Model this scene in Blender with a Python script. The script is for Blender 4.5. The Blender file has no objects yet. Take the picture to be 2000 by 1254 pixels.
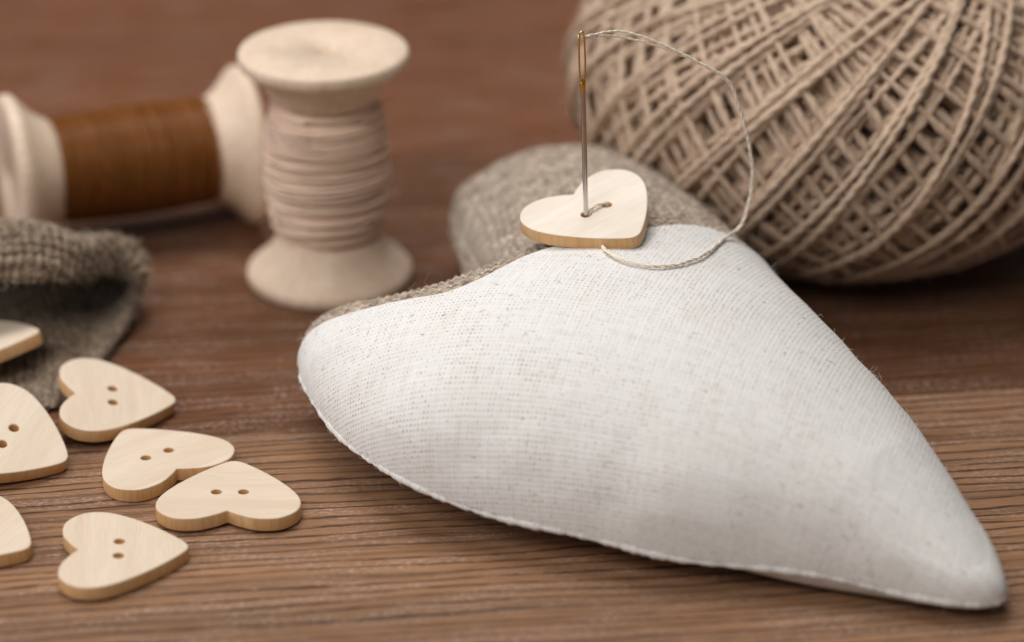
import bpy, math, random
import numpy as np
from mathutils import Vector, Matrix, Euler
from mathutils.bvhtree import BVHTree

# one Blender unit is one centimetre
SC = bpy.context.scene
COL = SC.collection
SC.unit_settings.system = 'METRIC'
SC.unit_settings.scale_length = 0.01
rad = math.radians

# ------------------------------------------------------------------ camera, world, lamps, exposure
cam_data = bpy.data.cameras.new('camera')
cam = bpy.data.objects.new('camera', cam_data)
COL.objects.link(cam)
cam.location = (0, -43, 21)
cam.rotation_euler = (rad(64), 0, 0)
cam_data.lens = 100
cam_data.sensor_width = 36
cam_data.clip_start = 1
cam_data.clip_end = 2000
cam_data.dof.use_dof = True
cam_data.dof.focus_distance = 42.4
cam_data.dof.aperture_fstop = 0.086
cam_data.dof.aperture_blades = 9
SC.camera = cam

world = bpy.data.worlds.new('World')
SC.world = world
world.use_nodes = True
bg = world.node_tree.nodes['Background']
bg.inputs[0].default_value = (0.93, 0.96, 1.0, 1)
bg.inputs[1].default_value = 0.10


def area(name, loc, target, size, power, color):
    d = bpy.data.lights.new(name, 'AREA')
    d.shape = 'RECTANGLE'
    d.size, d.size_y = size
    d.energy = power
    d.color = color
    o = bpy.data.objects.new(name, d)
    o.location = loc
    o.rotation_euler = (Vector(target) - Vector(loc)).to_track_quat('-Z', 'Y').to_euler()
    COL.objects.link(o)
    return o


area('window_light', (-9, 13, 64), (0, -1, 0), (46, 34), 34000, (1.0, 0.975, 0.95))
area('side_light', (-58, -12, 30), (0, 0, 1), (34, 34), 14000, (0.95, 0.95, 1.0))
area('front_light', (-22, -52, 60), (0, 0, 1), (30, 30), 22000, (1.0, 0.94, 0.87))

SC.view_settings.view_transform = 'Standard'
SC.view_settings.look = 'None'
SC.view_settings.exposure = 0.0
SC.view_settings.gamma = 1.0
SC.view_settings.use_curve_mapping = False
SC.render.engine = 'CYCLES'
SC.cycles.max_bounces = 8

# ------------------------------------------------------------------ node helpers


class G:
    """small wrapper that writes shader nodes as expressions"""

    def __init__(self, name):
        self.m = bpy.data.materials.new(name)
        self.m.use_nodes = True
        self.t = self.m.node_tree
        self.b = self.t.nodes['Principled BSDF']

    def n(self, typ, **kw):
        x = self.t.nodes.new(typ)
        for k, v in kw.items():
            setattr(x, k, v)
        return x

    def link(self, a, b):
        self.t.links.new(a, b)

    def put(self, sock, v):
        if isinstance(v, bpy.types.NodeSocket):
            self.link(v, sock)
        elif isinstance(v, (tuple, list)) and len(v) == 3 and sock.type == 'RGBA':
            sock.default_value = (*v, 1)
        else:
            sock.default_value = v

    def f(self, op, a, b=0.0, c=0.0, clamp=False):
        x = self.n('ShaderNodeMath', operation=op, use_clamp=clamp)
        self.put(x.inputs[0], a)
        self.put(x.inputs[1], b)
        self.put(x.inputs[2], c)
        return x.outputs[0]

    def obj(self):
        return self.n('ShaderNodeTexCoord').outputs['Object']

    def uv(self):
        return self.n('ShaderNodeTexCoord').outputs['UV']

    def sep(self, v):
        x = self.n('ShaderNodeSeparateXYZ')
        self.link(v, x.inputs[0])
        return x.outputs

    def comb(self, x, y, z=0.0):
        c = self.n('ShaderNodeCombineXYZ')
        for i, v in enumerate((x, y, z)):
            self.put(c.inputs[i], v)
        return c.outputs[0]

    def scale(self, v, s, loc=(0, 0, 0), rot=(0, 0, 0)):
        x = self.n('ShaderNodeMapping')
        self.link(v, x.inputs[0])
        x.inputs['Scale'].default_value = s
        x.inputs['Location'].default_value = loc
        x.inputs['Rotation'].default_value = rot
        return x.outputs[0]

    def noise(self, v, s=1.0, detail=3.0, rough=0.55, dist=0.0):
        x = self.n('ShaderNodeTexNoise')
        self.link(v, x.inputs['Vector'])
        x.inputs['Scale'].default_value = s
        x.inputs['Detail'].default_value = detail
        x.inputs['Roughness'].default_value = rough
        x.inputs['Distortion'].default_value = dist
        return x.outputs[0]

    def ramp(self, v, stops, interp='LINEAR'):
        x = self.n('ShaderNodeValToRGB')
        self.put(x.inputs[0], v)
        e = x.color_ramp.elements
        x.color_ramp.interpolation = interp
        while len(e) < len(stops):
            e.new(0.5)
        for k, (p, c) in zip(e, stops):
            k.position = p
            c = (c, c, c) if not isinstance(c, (tuple, list)) else c
            k.color = (*c, 1)
        return x.outputs[0]

    def rng(self, v, a, b, c=0.0, d=1.0):
        x = self.n('ShaderNodeMapRange')
        self.put(x.inputs[0], v)
        for i, k in enumerate((a, b, c, d)):
            x.inputs[i + 1].default_value = k
        return x.outputs[0]

    def mix(self, fac, a, b, mode='MIX'):
        x = self.n('ShaderNodeMix', data_type='RGBA', blend_type=mode)
        self.put(x.inputs[0], fac)
        self.put(x.inputs[6], a)
        self.put(x.inputs[7], b)
        return x.outputs[2]

    def bump(self, h, strength=0.5, dist=0.1, prev=None):
        x = self.n('ShaderNodeBump')
        x.inputs['Strength'].default_value = strength
        x.inputs['Distance'].default_value = dist
        self.link(h, x.inputs['Height'])
        if prev:
            self.link(prev, x.inputs['Normal'])
        return x.outputs[0]

    def done(self, color, rough=0.6, normal=None, spec=0.4, sheen=0.0, metal=0.0):
        b = self.b
        self.put(b.inputs['Base Color'], color)
        self.put(b.inputs['Roughness'], rough)
        b.inputs['Specular IOR Level'].default_value = spec
        b.inputs['Sheen Weight'].default_value = sheen
        b.inputs['Metallic'].default_value = metal
        if normal:
            self.link(normal, b.inputs['Normal'])
        return self.m


def weave_nodes(g, uv, freq, wobble=0.25):
    """plain weave: returns (height, gap, warp thread id noise)"""
    w = g.n('ShaderNodeTexNoise')
    g.link(uv, w.inputs['Vector'])
    w.inputs['Scale'].default_value = freq * 0.35
    w.inputs['Detail'].default_value = 2.0
    off = g.n('ShaderNodeVectorMath', operation='SUBTRACT')
    g.link(w.outputs['Color'], off.inputs[0])
    off.inputs[1].default_value = (0.5, 0.5, 0.5)
    sc = g.n('ShaderNodeVectorMath', operation='SCALE')
    g.link(off.outputs[0], sc.inputs[0])
    sc.inputs['Scale'].default_value = wobble / freq * 3.0
    ad = g.n('ShaderNodeVectorMath', operation='ADD')
    g.link(uv, ad.inputs[0])
    g.link(sc.outputs[0], ad.inputs[1])
    u, v, _ = g.sep(ad.outputs[0])
    fu = g.f('MULTIPLY', u, freq)
    fv = g.f('MULTIPLY', v, freq)
    iu, iv = g.f('FLOOR', fu), g.f('FLOOR', fv)
    a = g.f('ABSOLUTE', g.f('SUBTRACT', g.f('MULTIPLY', g.f('FRACT', fu), 2.0), 1.0))
    b = g.f('ABSOLUTE', g.f('SUBTRACT', g.f('MULTIPLY', g.f('FRACT', fv), 2.0), 1.0))
    pa = g.f('SQRT', g.f('MAXIMUM', g.f('SUBTRACT', 1.0, g.f('MULTIPLY', a, a)), 0.0))
    pb = g.f('SQRT', g.f('MAXIMUM', g.f('SUBTRACT', 1.0, g.f('MULTIPLY', b, b)), 0.0))
    # threads pass over and under each other
    s1 = g.f('SINE', g.f('MULTIPLY', g.f('ADD', fv, iu), math.pi))
    s2 = g.f('SINE', g.f('MULTIPLY', g.f('ADD', fu, iv), math.pi))
    h1 = g.f('MULTIPLY', pa, g.f('ADD', 0.65, g.f('MULTIPLY', s1, 0.35)))
    h2 = g.f('MULTIPLY', pb, g.f('SUBTRACT', 0.65, g.f('MULTIPLY', s2, 0.35)))
    h = g.f('MAXIMUM', h1, h2)
    gap = g.f('MULTIPLY', a, b)
    return h, gap, fu, fv


# ------------------------------------------------------------------ materials
def mat_table():
    g = G('brown_laminate')
    o = g.obj()
    x, y, z = g.sep(o)
    # boards 9.4 cm wide, seam at y = -3.4 in table space
    pid = g.f('FLOOR', g.f('DIVIDE', g.f('ADD', y, 3.40), 10.6))
    base = g.ramp(g.f('DIVIDE', g.f('ADD', pid, 1.0), 4.0),
                  [(0.0, (0.262, 0.147, 0.083)), (0.24, (0.158, 0.070, 0.034)), (0.49, (0.195, 0.076, 0.033)),
                   (0.74, (0.17, 0.075, 0.038))], 'CONSTANT')
    shift = g.f('MULTIPLY', pid, 17.3)
    xs = g.f('ADD', x, shift)
    warp = g.noise(g.comb(g.f('MULTIPLY', xs, 0.10), g.f('MULTIPLY', y, 0.45), shift), 1.0, 3.0)
    warp2 = g.noise(g.comb(g.f('MULTIPLY', xs, 0.55), g.f('MULTIPLY', y, 2.2), shift), 1.0, 3.0)
    yy = g.f('ADD', y, g.f('ADD', g.f('MULTIPLY', warp, 0.8), g.f('MULTIPLY', warp2, 0.16)))
    # dark pore lines, roughly every 3 mm, fading in and out along their length
    lw = g.noise(g.comb(g.f('MULTIPLY', xs, 0.16), g.f('MULTIPLY', yy, 3.1), shift), 1.0, 3.0, 0.6)
    wav = g.f('SINE', g.f('ADD', g.f('MULTIPLY', yy, 29.0), g.f('MULTIPLY', g.noise(g.comb(g.f('MULTIPLY', xs, 0.05), g.f('MULTIPLY', yy, 1.4), 9.0), 1.0, 2.0), 9.0)))
    fray = g.noise(g.comb(g.f('MULTIPLY', xs, 2.2), g.f('MULTIPLY', y, 14.0), 4.0), 1.0, 3.0, 0.7)
    line = g.f('MULTIPLY', g.rng(g.f('ADD', wav, g.f('MULTIPLY', g.f('SUBTRACT', fray, 0.5), 1.2)), 0.60, 1.0), g.rng(lw, 0.30, 0.50))
    l2 = g.noise(g.comb(g.f('MULTIPLY', xs, 0.06), g.f('MULTIPLY', yy, 12.0), 11.0), 1.0, 2.0, 0.6)
    line2 = g.f('MULTIPLY', g.rng(g.f('ABSOLUTE', g.f('SUBTRACT', l2, 0.5)), 0.0, 0.04, 1.0, 0.0), g.rng(lw, 0.60, 0.40))
    lines = g.f('MAXIMUM', line, g.f('MULTIPLY', line2, 0.75))
    # broad tone bands, fibres and pale worn dashes
    band = g.noise(g.comb(g.f('MULTIPLY', xs, 0.03), g.f('MULTIPLY', yy, 0.9), 5.0), 1.0, 3.0)
    fib = g.noise(g.comb(g.f('MULTIPLY', xs, 1.1), g.f('MULTIPLY', y, 22.0), 1.0), 1.0, 3.0, 0.65)
    speck = g.noise(g.comb(g.f('MULTIPLY', xs, 10.0), g.f('MULTIPLY', y, 20.0), 7.0), 1.0, 3.0, 0.7)
    spm = g.f('MULTIPLY', g.rng(speck, 0.50, 0.62), g.rng(g.noise(g.comb(g.f('MULTIPLY', xs, 0.6), g.f('MULTIPLY', y, 2.4), 2.0), 1.0, 3.0), 0.42, 0.62))
    c = g.mix(g.rng(band, 0.3, 0.7, 0.0, 1.0), base, g.mix(1.0, base, (1.42, 1.36, 1.28), 'MULTIPLY'))
    c = g.mix(g.rng(fib, 0.35, 0.68, 0.0, 0.55), c, g.mix(1.0, c, (0.52, 0.46, 0.42), 'MULTIPLY'))
    c = g.mix(g.f('MULTIPLY', spm, 0.55), c, (0.52, 0.42, 0.37))
    c = g.mix(g.f('MULTIPLY', lines, 0.82), c, (0.028, 0.014, 0.011))
    h = g.f('SUBTRACT', g.f('MULTIPLY', fib, 0.25), lines)
    nrm = g.bump(h, 0.55, 0.03)
    return g.done(c, g.rng(fib, 0.3, 0.7, 0.45, 0.62), nrm, 0.13)


def mat_pale_wood(name, col, along=(1, 0, 0), var=0.16, fine=1.0, patch=0.5):
    g = G(name)
    info = g.n('ShaderNodeObjectInfo')
    o = g.n('ShaderNodeVectorMath', operation='ADD')
    g.link(g.obj(), o.inputs[0])
    r = g.f('MULTIPLY', info.outputs['Random'], 40.0)
    g.link(g.comb(r, r, r), o.inputs[1])
    s = [26.0 * fine, 26.0 * fine, 26.0 * fine]
    lo = [1.4, 1.4, 1.4]
    s1 = tuple(2.6 if along[i] else s[i] for i in range(3))
    s2 = tuple(0.25 if along[i] else 2.4 for i in range(3))
    fine_n = g.noise(g.scale(o.outputs[0], s1), 1.0, 3.0, 0.6)
    broad = g.noise(g.scale(o.outputs[0], s2), 1.0, 3.0, 0.55, 0.6)
    dark = tuple(c * f for c, f in zip(col, (0.78, 0.70, 0.60)))
    c = g.mix(g.rng(broad, 0.32, 0.72, 0.0, patch), col, dark)
    c = g.mix(g.rng(fine_n, 0.40, 0.70, 0.0, var * 3), c, tuple(x * 0.80 for x in dark))
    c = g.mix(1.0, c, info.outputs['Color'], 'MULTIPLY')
    nrm = g.bump(fine_n, 0.22, 0.012)
    return g.done(c, 0.52, nrm, 0.35)


def mat_edge():
    g = G('cut_wood_edge')
    o = g.obj()
    n1 = g.noise(g.scale(o, (16, 16, 1.2)), 1.0, 3.0, 0.6)
    n2 = g.noise(o, 1.6, 2.0)
    c = g.mix(g.rng(n2, 0.3, 0.7), (0.64, 0.37, 0.155), (0.74, 0.49, 0.26))
    c = g.mix(g.rng(n1, 0.45, 0.75, 0.0, 0.35), c, (0.32, 0.17, 0.06))
    return g.done(c, 0.5, g.bump(n1, 0.3, 0.015), 0.35)


def mat_linen():
    g = G('white_linen')
    uv = g.uv()
    h, gap, fu, fv = weave_nodes(g, uv, 15.0, 0.12)
    slub_u = g.noise(g.scale(uv, (15.0, 1.2, 1)), 1.0, 2.0, 0.6)
    slub_v = g.noise(g.scale(uv, (1.2, 15.0, 1)), 1.0, 2.0, 0.6)
    s = g.f('ADD', slub_u, slub_v)
    c = g.ramp(g.rng(s, 0.55, 1.45), [(0.0, (0.66, 0.63, 0.595)), (0.5, (0.765, 0.748, 0.728)), (1.0, (0.81, 0.80, 0.785))])
    cloud = g.noise(uv, 0.8, 3.0)
    c = g.mix(g.rng(cloud, 0.40, 0.68, 0.0, 0.12), c, (0.72, 0.665, 0.58))
    # open weave: holes between threads, their shade painted dark, where the cloth is thin
    thin = g.noise(uv, 0.85, 4.0, 0.65)
    thr = g.rng(thin, 0.36, 0.64, 0.74, 0.48)
    wn = g.n('ShaderNodeTexWhiteNoise', noise_dimensions='2D')
    g.link(g.comb(g.f('FLOOR', g.f('ADD', fu, 0.5)), g.f('FLOOR', g.f('ADD', fv, 0.5))), wn.inputs['Vector'])
    hole = g.f('SUBTRACT', g.f('ADD', gap, g.f('MULTIPLY', g.f('SUBTRACT', wn.outputs['Value'], 0.5), 0.42)), thr)
    hole = g.rng(hole, 0.0, 0.25)
    c = g.mix(g.f('MULTIPLY', hole, 0.75), c, (0.33, 0.30, 0.265))
    # plant flecks
    fl = g.noise(g.scale(uv, (4.2, 9.5, 1), rot=(0, 0, 0.6)), 1.0, 3.0, 0.6)
    fl2 = g.noise(g.scale(uv, (11.0, 4.0, 1), loc=(7, 3, 0), rot=(0, 0, -0.4)), 1.0, 3.0, 0.6)
    fm = g.f('MAXIMUM', g.rng(fl, 0.66, 0.73), g.rng(fl2, 0.67, 0.74))
    c = g.mix(g.f('MULTIPLY', fm, 0.75), c, (0.30, 0.25, 0.19))
    h = g.f('SUBTRACT', g.f('ADD', h, g.f('MULTIPLY', s, 0.35)), g.f('MULTIPLY', hole, 0.5))
    return g.done(c, 0.85, g.bump(h, 0.30, 0.022), 0.15, 0.1)


def mat_burlap(name, c1, c2, c3, freq, bumpd=0.03):
    g = G(name)
    uv = g.uv()
    h, gap, fu, fv = weave_nodes(g, uv, freq, 0.22)
    # short yarn strokes leaning both ways
    st1 = g.noise(g.scale(uv, (freq * 1.9, freq * 0.62, 1), rot=(0, 0, 0.75)), 1.0, 2.0, 0.6)
    st2 = g.noise(g.scale(uv, (freq * 1.9, freq * 0.62, 1), loc=(5, 9, 0), rot=(0, 0, -0.75)), 1.0, 2.0, 0.6)
    yarn = g.f('MAXIMUM', st1, st2)
    fibre = g.noise(uv, freq * 5.0, 3.0, 0.7)
    c = g.ramp(yarn, [(0.45, c3), (0.565, c1), (0.68, c2)])
    c = g.mix(g.rng(fibre, 0.36, 0.70, 0.0, 0.75), c, tuple(x * 0.48 for x in c1))
    c = g.mix(g.rng(g.noise(uv, freq * 1.3, 2.0), 0.60, 0.72, 0.0, 0.35), c, (c2[0] * 1.1, c2[1] * 0.98, c2[2] * 0.78))
    h = g.f('ADD', g.f('ADD', h, g.f('MULTIPLY', fibre, 0.5)), g.f('MULTIPLY', yarn, 1.6))
    return g.done(c, 0.9, g.bump(h, 0.8, bumpd), 0.12, 0.2)


def mat_fibre(name, col, var=0.4, s=20.0, rough=0.85, sheen=0.05):
    """yarn: uv.x runs along it in centimetres, uv.y round it"""
    g = G(name)
    uv = g.uv()
    u, v, _ = g.sep(uv)
    n1 = g.noise(g.comb(g.f('MULTIPLY', u, s * 0.35), g.f('MULTIPLY', v, 5.0), 0.0), 1.0, 3.0, 0.65)
    n2 = g.noise(g.comb(g.f('MULTIPLY', u, 0.9), 0.0, 0.0), 1.0, 3.0, 0.6)
    c = g.mix(g.rng(n1, 0.35, 0.7, 0.0, 1.0), col, tuple(x * (1 - var * k) for x, k in zip(col, (1.0, 1.12, 1.25))))
    c = g.mix(g.rng(n2, 0.38, 0.66, 0.0, 0.7), c, tuple(x * (1 - var * 0.8) for x in col))
    return g.done(c, rough, g.bump(n1, 0.4, 0.02), 0.15, sheen)


def mat_plain(name, col, rough, metal=0.0, spec=0.5, noise_s=0.0):
    g = G(name)
    c = col
    nrm = None
    if noise_s:
        n1 = g.noise(g.obj(), noise_s, 3.0)
        c = g.mix(g.rng(n1, 0.3, 0.7), col, tuple(x * 0.72 for x in col))
        nrm = g.bump(n1, 0.08, 0.01)
    return g.done(c, rough, nrm, spec, 0.0, metal)


M_TABLE = mat_table()
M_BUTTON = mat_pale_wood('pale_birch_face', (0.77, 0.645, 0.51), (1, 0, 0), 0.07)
M_EDGE = mat_edge()
M_SPOOL = mat_pale_wood('pale_spool_wood', (0.81, 0.65, 0.51), (0, 0, 1), 0.16, 0.45, 0.45)
M_LINEN = mat_linen()
M_BURLAP = mat_burlap('grey_burlap', (0.50, 0.395, 0.30), (0.76, 0.64, 0.515), (0.14, 0.105, 0.085), 8.0)
M_POUCH = mat_burlap('brown_burlap', (0.29, 0.215, 0.15), (0.46, 0.36, 0.27), (0.14, 0.095, 0.062), 6.6, 0.04)
M_JUTE = mat_fibre('jute_twine', (0.68, 0.515, 0.385), 0.32)
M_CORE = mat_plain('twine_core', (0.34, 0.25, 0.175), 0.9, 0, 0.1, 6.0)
M_BROWN = mat_fibre('brown_thread', (0.29, 0.108, 0.027), 0.5, 14.0, 0.28, 0.0)
M_CREAM = mat_fibre('cream_thread', (0.91, 0.70, 0.555), 0.16, 14.0, 0.55, 0.0)
M_SEW = mat_fibre('sewing_thread_cotton', (0.96, 0.85, 0.71), 0.10, 30.0, 0.7, 0.05)
M_FUZZ = mat_plain('loose_flax_fibre', (0.60, 0.50, 0.39), 0.7, 0, 0.2)
M_FUZZW = mat_plain('loose_white_fibre', (0.78, 0.74, 0.70), 0.7, 0, 0.2)
M_FLECK = mat_plain('plant_fleck', (0.20, 0.13, 0.075), 0.8, 0, 0.2)
M_STEEL = mat_plain('needle_steel', (0.60, 0.56, 0.54), 0.20, 1.0, 0.5)
M_GOLD = mat_plain('needle_gold', (0.85, 0.55, 0.13), 0.22, 1.0, 0.5)

# ------------------------------------------------------------------ mesh helpers
rng = np.random.default_rng(7)
random.seed(5)


class Mesh:
    """collects faces with uvs and material slots, links them as ONE object"""

    def __init__(self):
        self.v, self.f, self.uv, self.mi, self.n = [], [], [], [], 0

    def add(self, verts, faces, uv=None, mat=0):
        verts = np.asarray(verts, float)
        faces = np.asarray(faces, int)
        if uv is None:
            uv = verts[:, :2]
        self.v.append(verts)
        self.f.append((faces + self.n, np.asarray(uv, float)[faces] if np.asarray(uv).ndim == 2 else np.asarray(uv)))
        self.mi.append(np.full(len(faces), mat))
        self.n += len(verts)

    def link(self, name, mats, parent=None, smooth=True, loc=None):
        me = bpy.data.meshes.new(name)
        V = np.concatenate(self.v)
        nf = sum(len(f) for f, _ in self.f)
        loops = np.concatenate([f.ravel() for f, _ in self.f])
        sizes = np.concatenate([np.full(len(f), f.shape[1]) for f, _ in self.f])
        uvs = np.concatenate([u.reshape(-1, 2) for _, u in self.f])
        me.vertices.add(len(V))
        me.vertices.foreach_set('co', V.ravel())
        me.loops.add(len(loops))
        me.loops.foreach_set('vertex_index', loops)
        me.polygons.add(nf)
        starts = np.concatenate([[0], np.cumsum(sizes)[:-1]])
        me.polygons.foreach_set('loop_start', starts)
        me.polygons.foreach_set('loop_total', sizes)
        me.polygons.foreach_set('material_index', np.concatenate(self.mi))
        me.polygons.foreach_set('use_smooth', np.full(nf, smooth))
        me.update(calc_edges=True)
        lay = me.uv_layers.new(name='uv')
        lay.data.foreach_set('uv', uvs.ravel())
        me.validate()
        for m in (mats if isinstance(mats, (list, tuple)) else [mats]):
            me.materials.append(m)
        o = bpy.data.objects.new(name, me)
        COL.objects.link(o)
        if parent:
            o.parent = parent
        if loc:
            o.location = loc
        return o


def tag(o, label=None, cat=None, group=None, kind=None):
    for k, v in (('label', label), ('category', cat), ('group', group), ('kind', kind)):
        if v:
            o[k] = v
    return o


def thing(name, loc, label, cat, rot=(0, 0, 0), group=None):
    o = bpy.data.objects.new(name, None)
    o.empty_display_size = 0.5
    COL.objects.link(o)
    o.location = loc
    o.rotation_euler = rot
    return tag(o, label, cat, group)


def catmull(P, n, closed=False):
    P = np.asarray(P, float)
    N = len(P)
    t = np.linspace(0, N, n, endpoint=False) if closed else np.linspace(0, N - 1, n)
    i = np.minimum(t.astype(int), N - 1 if closed else N - 2)
    f = (t - i)[:, None]
    if closed:
        a, b, c, d = P[(i - 1) % N], P[i % N], P[(i + 1) % N], P[(i + 2) % N]
    else:
        Q = np.vstack([2 * P[0] - P[1], P, 2 * P[-1] - P[-2]])
        a, b, c, d = Q[i], Q[i + 1], Q[i + 2], Q[i + 3]
    return .5 * (2 * b + (c - a) * f + (2 * a - 5 * b + 4 * c - d) * f ** 2 + (-a + 3 * b - 3 * c + d) * f ** 3)


def frames(P, closed=False):
    if closed:
        T = np.roll(P, -1, 0) - np.roll(P, 1, 0)
    else:
        T = np.gradient(P, axis=0)
    T /= np.linalg.norm(T, axis=1)[:, None] + 1e-12
    N = np.zeros_like(P)
    a = np.array([0, 0, 1.]) if abs(T[0][2]) < .9 else np.array([1., 0, 0])
    n = a - T[0] * (a @ T[0])
    n /= np.linalg.norm(n)
    for k in range(len(P)):
        n = n - T[k] * (n @ T[k])
        n /= np.linalg.norm(n) + 1e-12
        N[k] = n
    return T, N, np.cross(T, N)


def tube(P, r, sides=6, closed=False, caps=True, u0=0.0):
    """returns verts, faces(quads), uvs per corner"""
    P = np.asarray(P, float)
    n = len(P)
    r = np.broadcast_to(np.asarray(r, float), (n,))
    T, N, B = frames(P, closed)
    a = np.linspace(0, 2 * np.pi, sides, endpoint=False)
    V = P[:, None] + r[:, None, None] * (N[:, None] * np.cos(a)[None, :, None] + B[:, None] * np.sin(a)[None, :, None])
    L = np.concatenate([[0], np.cumsum(np.linalg.norm(np.diff(P, axis=0), axis=1))]) + u0
    i, j = np.meshgrid(np.arange(n if closed else n - 1), np.arange(sides), indexing='ij')
    i2, j2 = (i + 1) % n, (j + 1) % sides
    F = np.stack([i * sides + j, i * sides + j2, i2 * sides + j2, i2 * sides + j], -1).reshape(-1, 4)
    Lx = np.append(L, L[-1] + (L[1] - L[0]))
    UV = np.stack([np.stack([Lx[i], j / sides], -1), np.stack([Lx[i], (j + 1) / sides], -1),
                   np.stack([Lx[i + 1], (j + 1) / sides], -1), np.stack([Lx[i + 1], j / sides], -1)], -2).reshape(-1, 4, 2)
    return V.reshape(-1, 3), F, UV


def add_tube(m, P, r, sides=6, closed=False, mat=0, u0=0.0, caps=False):
    v, f, uv = tube(P, r, sides, closed, u0=u0)
    m.add(v, f, uv, mat)
    if caps and not closed:
        n = len(P)
        for ring, flip in ((0, True), (n - 1, False)):
            idx = np.arange(sides) + ring * sides
            c = v[idx].mean(0)
            vv = np.vstack([v[idx], c])
            ff = [[(k + 1) % sides, k, sides] if flip else [k, (k + 1) % sides, sides] for k in range(sides)]
            m.add(vv, ff, None, mat)


def lathe(m, prof, seg=96, mat=0, zaxis=True):
    """prof: list of (r, z)"""
    prof = np.asarray(prof, float)
    a = np.linspace(0, 2 * np.pi, seg, endpoint=False)
    n = len(prof)
    V = np.stack([prof[:, 0, None] * np.cos(a), prof[:, 0, None] * np.sin(a), np.broadcast_to(prof[:, 1, None], (n, seg))], -1)
    i, j = np.meshgrid(np.arange(n - 1), np.arange(seg), indexing='ij')
    j2 = (j + 1) % seg
    F = np.stack([i * seg + j, i * seg + j2, (i + 1) * seg + j2, (i + 1) * seg + j], -1).reshape(-1, 4)
    uv = np.stack([np.broadcast_to(a, (n, seg)), np.broadcast_to(prof[:, 1, None], (n, seg))], -1).reshape(-1, 2)
    m.add(V.reshape(-1, 3), F, uv, mat)


def grid_faces(n, k, wrap=False):
    i, j = np.meshgrid(np.arange(n - 1), np.arange(k if wrap else k - 1), indexing='ij')
    j2 = (j + 1) % k
    return np.stack([i * k + j, i * k + j2, (i + 1) * k + j2, (i + 1) * k + j], -1).reshape(-1, 4)


def grid_normals(P):
    """P (n,k,3)"""
    a = np.gradient(P, axis=0)
    b = np.gradient(P, axis=1)
    n = np.cross(a, b)
    return n / (np.linalg.norm(n, axis=-1, keepdims=True) + 1e-12)


def fuzz(m, pts, nrm, count, length, r=0.0035, mat=0, lay=0.5, curl=1.0):
    """loose fibres: thin curved three sided tubes standing or lying on a surface"""
    idx = rng.integers(0, len(pts), count)
    for k in idx:
        p, n = pts[k], nrm[k]
        d = rng.normal(size=3)
        d = d - n * (d @ n)
        d /= np.linalg.norm(d) + 1e-9
        up = rng.uniform(0.05, 1.0) * (1 - lay)
        L = length * rng.uniform(0.35, 1.5)
        d2 = rng.normal(size=3) * curl
        t = np.linspace(0, 1, 6)[:, None]
        dirn = d * (1 - up) + n * (up + 0.12)
        P = p + dirn * L * t + d2 * (L * 0.35) * t ** 2 + rng.normal(size=3) * L * .2 * np.sin(t * 5) * t
        P += n * 0.004
        P[:, 2] = np.maximum(P[:, 2], .005)
        add_tube(m, P, np.linspace(r, r * .5, 6), 3, mat=mat)


def hnoise(seed, freqs, amp):
    """smooth pseudo noise on (…,2|3) arrays from random sines"""
    g = np.random.default_rng(seed)

    def fn(q):
        q = np.asarray(q, float)
        out = np.zeros(q.shape[:-1])
        for fq in freqs:
            for _ in range(5):
                k = g2.normal(size=q.shape[-1])
                k *= fq / np.linalg.norm(k)
                out = out + np.sin(q @ k + g2.uniform(0, 6.28)) / 5 * (freqs[0] / fq)
        return out * amp
    g2 = g
    return fn


def flatten(P, uv, wrap=False, it=700):
    """relax 2D positions so that neighbours lie as far apart as on the surface"""
    n, k = P.shape[:2]

    def pairs(di, dj):
        a = np.arange(n * k).reshape(n, k)
        b = np.roll(a, -dj, 1)
        if not wrap:
            a, b = (a[:, :k - dj], b[:, :k - dj]) if dj > 0 else ((a[:, -dj:], b[:, -dj:]) if dj < 0 else (a, b))
        if di:
            a, b = a[:-di], b[di:]
        return np.stack([a.ravel(), b.ravel()], 1)
    E = np.concatenate([pairs(0, 1), pairs(1, 0), pairs(1, 1), pairs(1, -1), pairs(2, 0), pairs(0, 2)])
    p3 = P.reshape(-1, 3)
    rest = np.linalg.norm(p3[E[:, 0]] - p3[E[:, 1]], axis=1)
    E, rest = E[rest > 1e-4], rest[rest > 1e-4]
    x = uv.reshape(-1, 2)
    cnt = np.bincount(E.ravel(), minlength=len(x)).clip(1)[:, None]
    for _ in range(it):
        d = x[E[:, 1]] - x[E[:, 0]]
        L = np.linalg.norm(d, axis=1) + 1e-9
        c = d * ((L - rest) / L * .5)[:, None]
        acc = np.zeros_like(x)
        for q in (0, 1):
            acc[:, q] = np.bincount(E[:, 0], c[:, q], len(x)) - np.bincount(E[:, 1], c[:, q], len(x))
        x = x + acc / cnt * 1.6
    return x.reshape(n, k, 2)


def weave_h(u, v, f, seed=3):
    """numpy plain weave height 0..1"""
    a1 = hnoise(seed, (1.2 * f * .25, f * 0.9), 0.55)(np.stack([u, v], -1))
    a2 = hnoise(seed + 1, (1.2 * f * .25, f * 0.9), 0.55)(np.stack([u, v], -1))
    fu, fv = u * f + a1, v * f + a2
    iu, iv = np.floor(fu), np.floor(fv)
    a, b = np.abs((fu - iu) * 2 - 1), np.abs((fv - iv) * 2 - 1)
    pa, pb = np.clip(1 - a * a, 0, 1), np.clip(1 - b * b, 0, 1)
    s1, s2 = np.sin(np.pi * (fv + iu)), np.sin(np.pi * (fu + iv))
    return np.maximum(pa * (.62 + .38 * s1), pb * (.62 - .38 * s2))


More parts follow.
